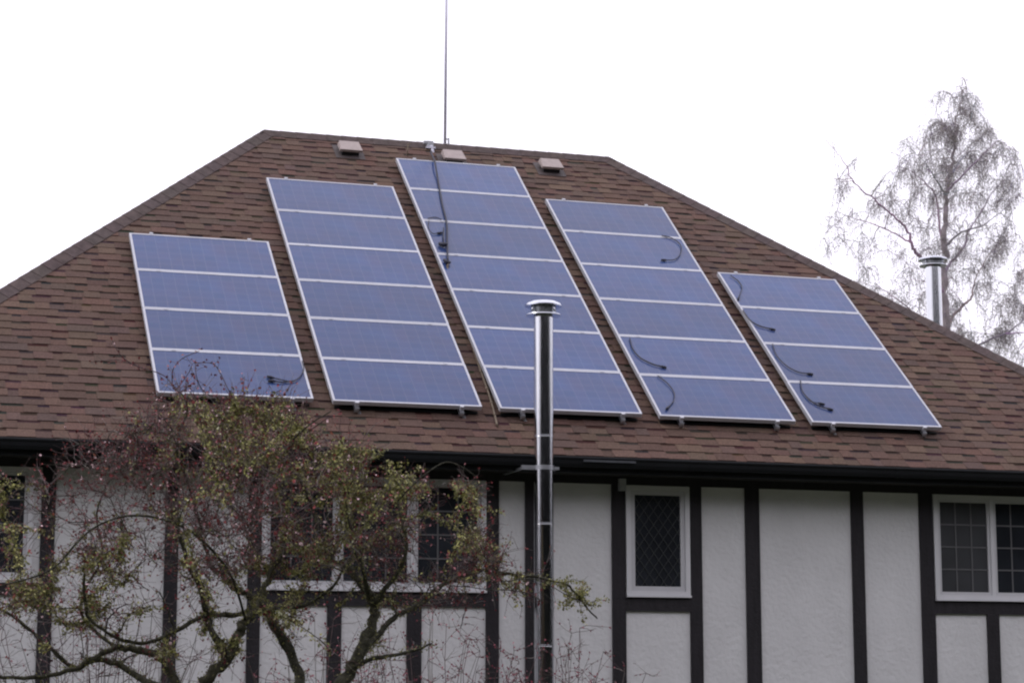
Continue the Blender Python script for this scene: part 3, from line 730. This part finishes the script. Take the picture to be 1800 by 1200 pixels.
for q in T:
    pts, rad = ST_.connect(q, 5, .06, .12, r1=.0034, up=.5)
    if pts is None: continue
    bark.tube(pts, [max(a, .0032) for a in rad], 5, bcol(0), caps=False)
    if field(pts[2]) > -.25:                      # sleeves of moss and hanging lichen along the branch
        thick = rt.uniform(.010, .019)
        for a_, b_ in zip(pts[:-1], pts[1:]):
            seg = (b_-a_); nn_ = int(seg.length*rt.uniform(110, 330)); sdir = seg.normalized()
            tone = rt.choices(mossc, mossw)[0]
            for _ in range(nn_):
                q_ = a_.lerp(b_, rt.random())+Vector((rt.gauss(0, thick), rt.gauss(0, thick), rt.gauss(-.004, thick)))
                c_ = tone if rt.random() < .6 else rt.choices(mossc, mossw)[0]; k_ = rt.uniform(.75, 1.25)
                quad(moss, q_, rt.uniform(.009, .018), tuple(x*k_ for x in c_), rt, 1.6, sdir*.6+Vector((rt.gauss(0,.5), rt.gauss(0,.5), rt.gauss(-.35,.5))))
    for j, p in enumerate(pts[1:]):
        out = (p-cen); out.y *= .6; out.normalize()
        f_ = field(p)
        for _ in range(2 if rt.random() < .6 else 3):
            d = out*.6+Vector((rt.gauss(0,.8), rt.gauss(0,.8), rt.gauss(.1,.8)))
            L = rt.uniform(.06, .28); tw_ = twig(p, d, L, .0023)
            for z_ in tw_[1:]:
                if rt.random() < .24: bud(z_, rt.uniform(.008, .015) if rt.random() < .88 else rt.uniform(.017, .024))
            if rt.random() < .45:
                t2 = twig(tw_[2], d+Vector((rt.gauss(0,.9), rt.gauss(0,.9), rt.gauss(0,.9))), L*.6, .0022, k=3)
                bud(t2[-1], .012)
            if f_ > .15:
                for z_ in tw_[:3]:
                    if rt.random() < .45: mossat(z_, 5, .011, spread=.012)
        if f_ > -.6: mossat(p, int(2+7*max(0, f_+.3)), .013, spread=.024)
for (x, y, dy) in ((990,1030,.4),(1010,1040,.4),(1022,1052,.4),(870,1000,.4),(905,1015,.4),(835,880,.2),(845,960,.2),(690,835,-.3),(705,830,-.3),(620,900,.2)):
    c_ = tp(x, y, dy)
    for _ in range(5):
        g_ = twig(c_+Vector((rt.gauss(0,.03), rt.gauss(0,.03), rt.gauss(0,.03))), Vector((rt.gauss(.2,.7), rt.gauss(0,.5), rt.gauss(-.3,.6))), rt.uniform(.10,.24), .0035, k=5)
        for z_ in g_: mossat(z_, 9, .013, spread=.014)
        if rt.random() < .6: bud(g_[-1], .016)
# moss on the limbs
for i in range(base_n):
    p, r_ = ST_.P[i], ST_.R[i]
    if r_ < .006: continue
    for _ in range(int(16+r_*1100)):
        d = Vector((rt.gauss(0,1), rt.gauss(0,1), rt.gauss(.5,1))).normalized()
        if rt.random() < .55:
            q = p+d*r_*.95+Vector((rt.uniform(-.03,.03), rt.uniform(-.02,.02), rt.uniform(-.03,.03)))
            c = rt.choices(mossc, mossw)[0]; k = rt.uniform(.5, .95); quad(moss, q, rt.uniform(.007,.014), tuple(x*k for x in c), rt, 1.3)
tree = thing('garden_tree', 'mossy garden tree with red buds and crooked dark limbs in front of the house', 'tree', root)
bark.build('trunk', M_BARK, tree, attr=True); tw.build('crown', M_TWIG, tree, attr=True)
moss.build('moss', M_MOSS, tree, attr=True); buds.build('blossoms', M_BUD, tree, attr=True)

# ---- thin upright shrubs with pink buds, low in the picture
def shrub(xpx, half, Y, topy, n, label, seed, pink=1.0, grp='budding shrubs against the wall'):
    r = random.Random(seed); c = atY(xpx, 1200, Y); gz_ = gz(c.x, Y); base = Vector((c.x, Y, gz_))
    S = MB(); B = MB(); T2 = MB()
    t = thing('budding_shrub', label, 'shrub', base, grp)
    hw = abs(atY(xpx+half, 1200, Y).x-c.x)
    for i in range(n):
        u = r.uniform(-1, 1); zt_ = atY(xpx, topy+abs(u)**1.5*70+r.uniform(0, 110), Y).z
        p = base+Vector((r.gauss(0,.10), r.gauss(0,.08), 0)); q = Vector((c.x+hw*u, Y+r.gauss(0,.22), zt_))
        mid = p.lerp(q, .5)+Vector((-(q.x-p.x)*.22+r.gauss(0,.05), r.gauss(0,.05), 0)); pts = []
        K = 11
        for j in range(K+1):
            s = j/K; w_ = p*(1-s)**2+mid*2*s*(1-s)+q*s*s
            if j: w_ = w_+Vector((r.gauss(0,.012), r.gauss(0,.012), 0))
            pts.append(w_)
        S.tube(pts, [.009*(1-.75*j/K) for j in range(K+1)], 5, r.choice(twcols), caps=False)
        for j in range(5, K+1):
            for _ in range(3):
                d = Vector((r.gauss(0,.9), r.gauss(0,.7), r.gauss(.35,.6))); g_ = twig(pts[j], d, r.uniform(.07,.30), .0031, r, k=4, curl=.2, mb=T2)
                for z_ in g_[1:]:
                    if r.random() < .50*pink:
                        cc = r.choice([(.32,.09,.12),(.24,.05,.075),(.40,.17,.20),(.17,.045,.06)]); 
                        for _k in range(2): quad(B, z_, r.uniform(.010,.020), cc, r)
                if r.random() < .5: twig(g_[2], d+Vector((r.gauss(0,.8),r.gauss(0,.8),r.gauss(0,.8))), .09, .002, r, k=3, mb=T2)
    b0_ = len(S.v); S.v += T2.v; S.f += [tuple(i+b0_ for i in f) for f in T2.f]; S.c += T2.c; S.sm += T2.sm
    S.build('crown', M_TWIG, t, attr=True)
    if B.f: B.build('blossoms', M_BUD, t, attr=True)
shrub(560, 130, -2.6, 1085, 27, 'thin-stemmed shrub with pink buds between the two thick limbs of the tree', 21, 1.0)
shrub(760, 160, -2.2, 1065, 34, 'pink-budded shrub in front of the stucco just left of the steel flue', 22, 1.3)
shrub(985, 130, -2.4, 1100, 26, 'low pink-budded shrub at the foot of the steel flue, rightmost of the shrubs', 23, 1.2)
shrub(180, 210, -2.8, 1030, 46, 'grey twiggy shrub with few buds, leftmost, behind the tree', 24, .12)

# ---- bare birch behind the house
YBI = 24.0; rb = random.Random(9); SB = Skel(9)
def bp(px, py, dy=0.0): return atY(px, py, YBI+dy)
bb = MB(); bt = MB(); bl = MB()
bc = lambda: tuple(x*rb.uniform(.8, 1.25) for x in (.32,.29,.34))
broot = Vector((bp(1663, 700).x, YBI, 0))
def bl_(pts, r0, r1, n=7):
    S, rad = SB.limb(pts, r0, r1, 5); rad = [a*.72 for a in rad]; rad = [max(.006, a*(.55+.45*(1-i/len(rad)))) for i, a in enumerate(rad)]; bb.tube(S, rad, n, bc(), caps=False)
bl_([broot+Vector((0,0,-.1)), broot+Vector((0,0,3.0)), bp(1663,660), bp(1662,570), bp(1660,480), bp(1658,430), bp(1660,385), bp(1664,345), bp(1670,310), bp(1676,285), bp(1680,245), bp(1685,205), bp(1691,168), bp(1697,140)], .19, .02, 10)
bl_([bp(1661,520), bp(1638,480,-.3), bp(1610,443,-.5), bp(1601,427,-.6), bp(1594,403,-.6), bp(1571,380,-.7), bp(1538,351,-.8), bp(1503,323,-.8), bp(1483,285,-.8), bp(1465,262,-.8), bp(1450,245,-.8)], .075, .008)
bl_([bp(1601,427,-.6), bp(1575,412,-.3), bp(1540,396,0), bp(1510,386,.2), bp(1485,380,.3)], .035, .01)
bl_([bp(1658,440), bp(1651,390,.5), bp(1645,345,.8), bp(1625,320,1), bp(1600,300,1.2), bp(1570,290,1.3)], .05, .012)
bl_([bp(1661,480), bp(1668,466,.3), bp(1694,434,.6), bp(1704,403,.8), bp(1720,380,1), bp(1742,344,1.2), bp(1760,318,1.3), bp(1775,290,1.4)], .06, .012)
bl_([bp(1660,435), bp(1690,408,-.6), bp(1724,398,-1), bp(1750,380,-1.2), bp(1785,350,-1.3)], .045, .012)
bl_([bp(1664,345), bp(1645,315,-.6), bp(1625,285,-.9), bp(1600,262,-1.1)], .035, .01)
bl_([bp(1666,335), bp(1700,300,-.5), bp(1730,270,-.8), bp(1755,245,-.9)], .045, .012)
bl_([bp(1670,310), bp(1690,280,.6), bp(1715,255,.8), bp(1735,225,.9)], .035, .01)
bl_([bp(1662,575), bp(1687,543,.5), bp(1706,525,.7), bp(1711,506,.8), bp(1718,483,.9), bp(1745,440,1.1), bp(1785,410,1.2)], .06, .012)
bl_([bp(1663,650), bp(1718,607,-.6), bp(1767,586,-.9), bp(1800,562,-1), bp(1840,520,-1.1)], .055, .02)
bl_([bp(1767,586,-.9), bp(1800,584,-1.2), bp(1850,570,-1.2)], .03, .015)
bl_([bp(1662,600), bp(1620,560,-.8), bp(1575,525,-1.2), bp(1540,500,-1.3)], .045, .012)
BENV = [(1448,245),(1480,255),(1530,290),(1570,255),(1625,215),(1640,165),(1690,132),(1715,160),(1728,205),(1760,222),(1790,250),(1800,300),(1790,360),(1810,440),(1850,480),(1850,640),(1760,660),(1600,580),(1500,520),(1450,480),(1445,400),(1460,330)]
SB.freeze(14000); T = []
while len(T) < 560:
    x, y = (rb.uniform(1440, 1850), rb.uniform(130, 650)) if len(T) % 9 else (rb.uniform(1610, 1800), rb.uniform(160, 350))
    if not inpoly(x, y, BENV): continue
    if x < 1590 and rb.random() < .35: continue
    if x < 1500 and y < 300: 
        if rb.random() < .6: continue
    hw = 60 if y < 240 else 150
    T.append(bp(x, y, rb.gauss(0, hw/80*.7)))
bn = SB.n
T.sort(key=lambda q: ((SB.arr[:bn]-np.array(q))**2).sum(1).min())
btc = [(.29,.26,.29),(.33,.30,.33),(.25,.22,.22),(.34,.31,.30)]
blc = [(.30,.28,.22),(.22,.21,.17),(.34,.32,.30),(.26,.23,.27)]
for q in T:
    pts, rad = SB.connect(q, 5, .14, .06, r1=.0055, up=1.2)
    if pts is None: continue
    bb.tube(pts, [max(a, .0055) for a in rad], 4, bc(), caps=False)
    dense = 1.35 if (q-bp(1710, 280)).length < 1.3 or (q-bp(1745, 520)).length < 1.5 else 1
    for p in pts[1:]:
        for _ in range(3 if dense > 1 else (2 if rb.random() < .7 else 1)):
            d = Vector((rb.gauss(0,.8), rb.gauss(0,.8), rb.gauss(.1,.5))); L = rb.uniform(.2, .68)
            g_ = twig(p, d, L, .0038, rb, k=5, curl=.10, cols=btc, droop=.7, mb=bt)
            for z_ in g_[1:]:
                for _q in range(2 if rb.random() < .5 else 1): quad(bl, z_+Vector((rb.gauss(0,.06), rb.gauss(0,.06), rb.gauss(0,.06))), rb.uniform(.014, .028), rb.choice(blc), rb)
            if rb.random() < .55:
                twig(g_[2], d+Vector((rb.gauss(0,.8), rb.gauss(0,.8), 0)), L*.6, .0036, rb, k=4, curl=.10, cols=btc, droop=.8, mb=bt)
birch = thing('birch_tree', 'bare birch with drooping twigs against the white sky behind the roof', 'tree', broot)
bb.build('trunk', M_BIRCH, birch, attr=True); bt.build('crown', M_BIRCH, birch, attr=True); bl.build('leaves', M_BIRCH, birch, attr=True)

# ---- firs across the lawn behind the photographer: what the glass and the flue mirror
rf = random.Random(3)
fm_ = MB()
spots = [(-66+k*4.4, -46, rf.uniform(24, 31)) for k in range(31)]+[(-64+k*4.4, -55, rf.uniform(31, 39)) for k in range(31)]
for sg, n_ in ((-1, 16), (1, 16)):                       # lower trees closing the garden on both sides
    spots += [(-3+sg*(58+rf.uniform(-2, 2)+k*.5), -40+k*4.0, (rf.uniform(14, 17) if sg < 0 else rf.uniform(15, 25)) if k > 4 else rf.uniform(20, 26)) for k in range(n_)]
for x, y, H in spots:
    x += rf.uniform(-1, 1); y += rf.uniform(-2, 2); b = Vector((x, y, gz(x, y)))
    fm_.tube([b, b+Vector((0,0,H))], [.25,.02], 6, (.05,.04,.03))
    for k in range(520):
        t_ = rf.random()**.8; z = .8+t_*(H-1); R0 = (1-z/H)*4.6+.3; a = rf.uniform(0, 6.28)
        d = Vector((math.cos(a), math.sin(a), -.25)); p = b+Vector((0,0,z)); s_ = d.cross(Vector((0,0,1))).normalized()*R0*.34
        k_ = rf.uniform(.6, 1.3)
        fm_.add([p, p+d*R0*.6+s_, p+d*R0*rf.uniform(.85,1.1), p+d*R0*.6-s_], [(0,1,2,3)], (.016*k_,.018*k_,.017*k_))
fo_ = fm_.build('fir_wood', M_FIR, attr=True); fo_['kind'] = 'stuff'; tag(fo_, 'dark row of firs standing across the lawn from the house', 'wood')
bpy.context.view_layer.update()
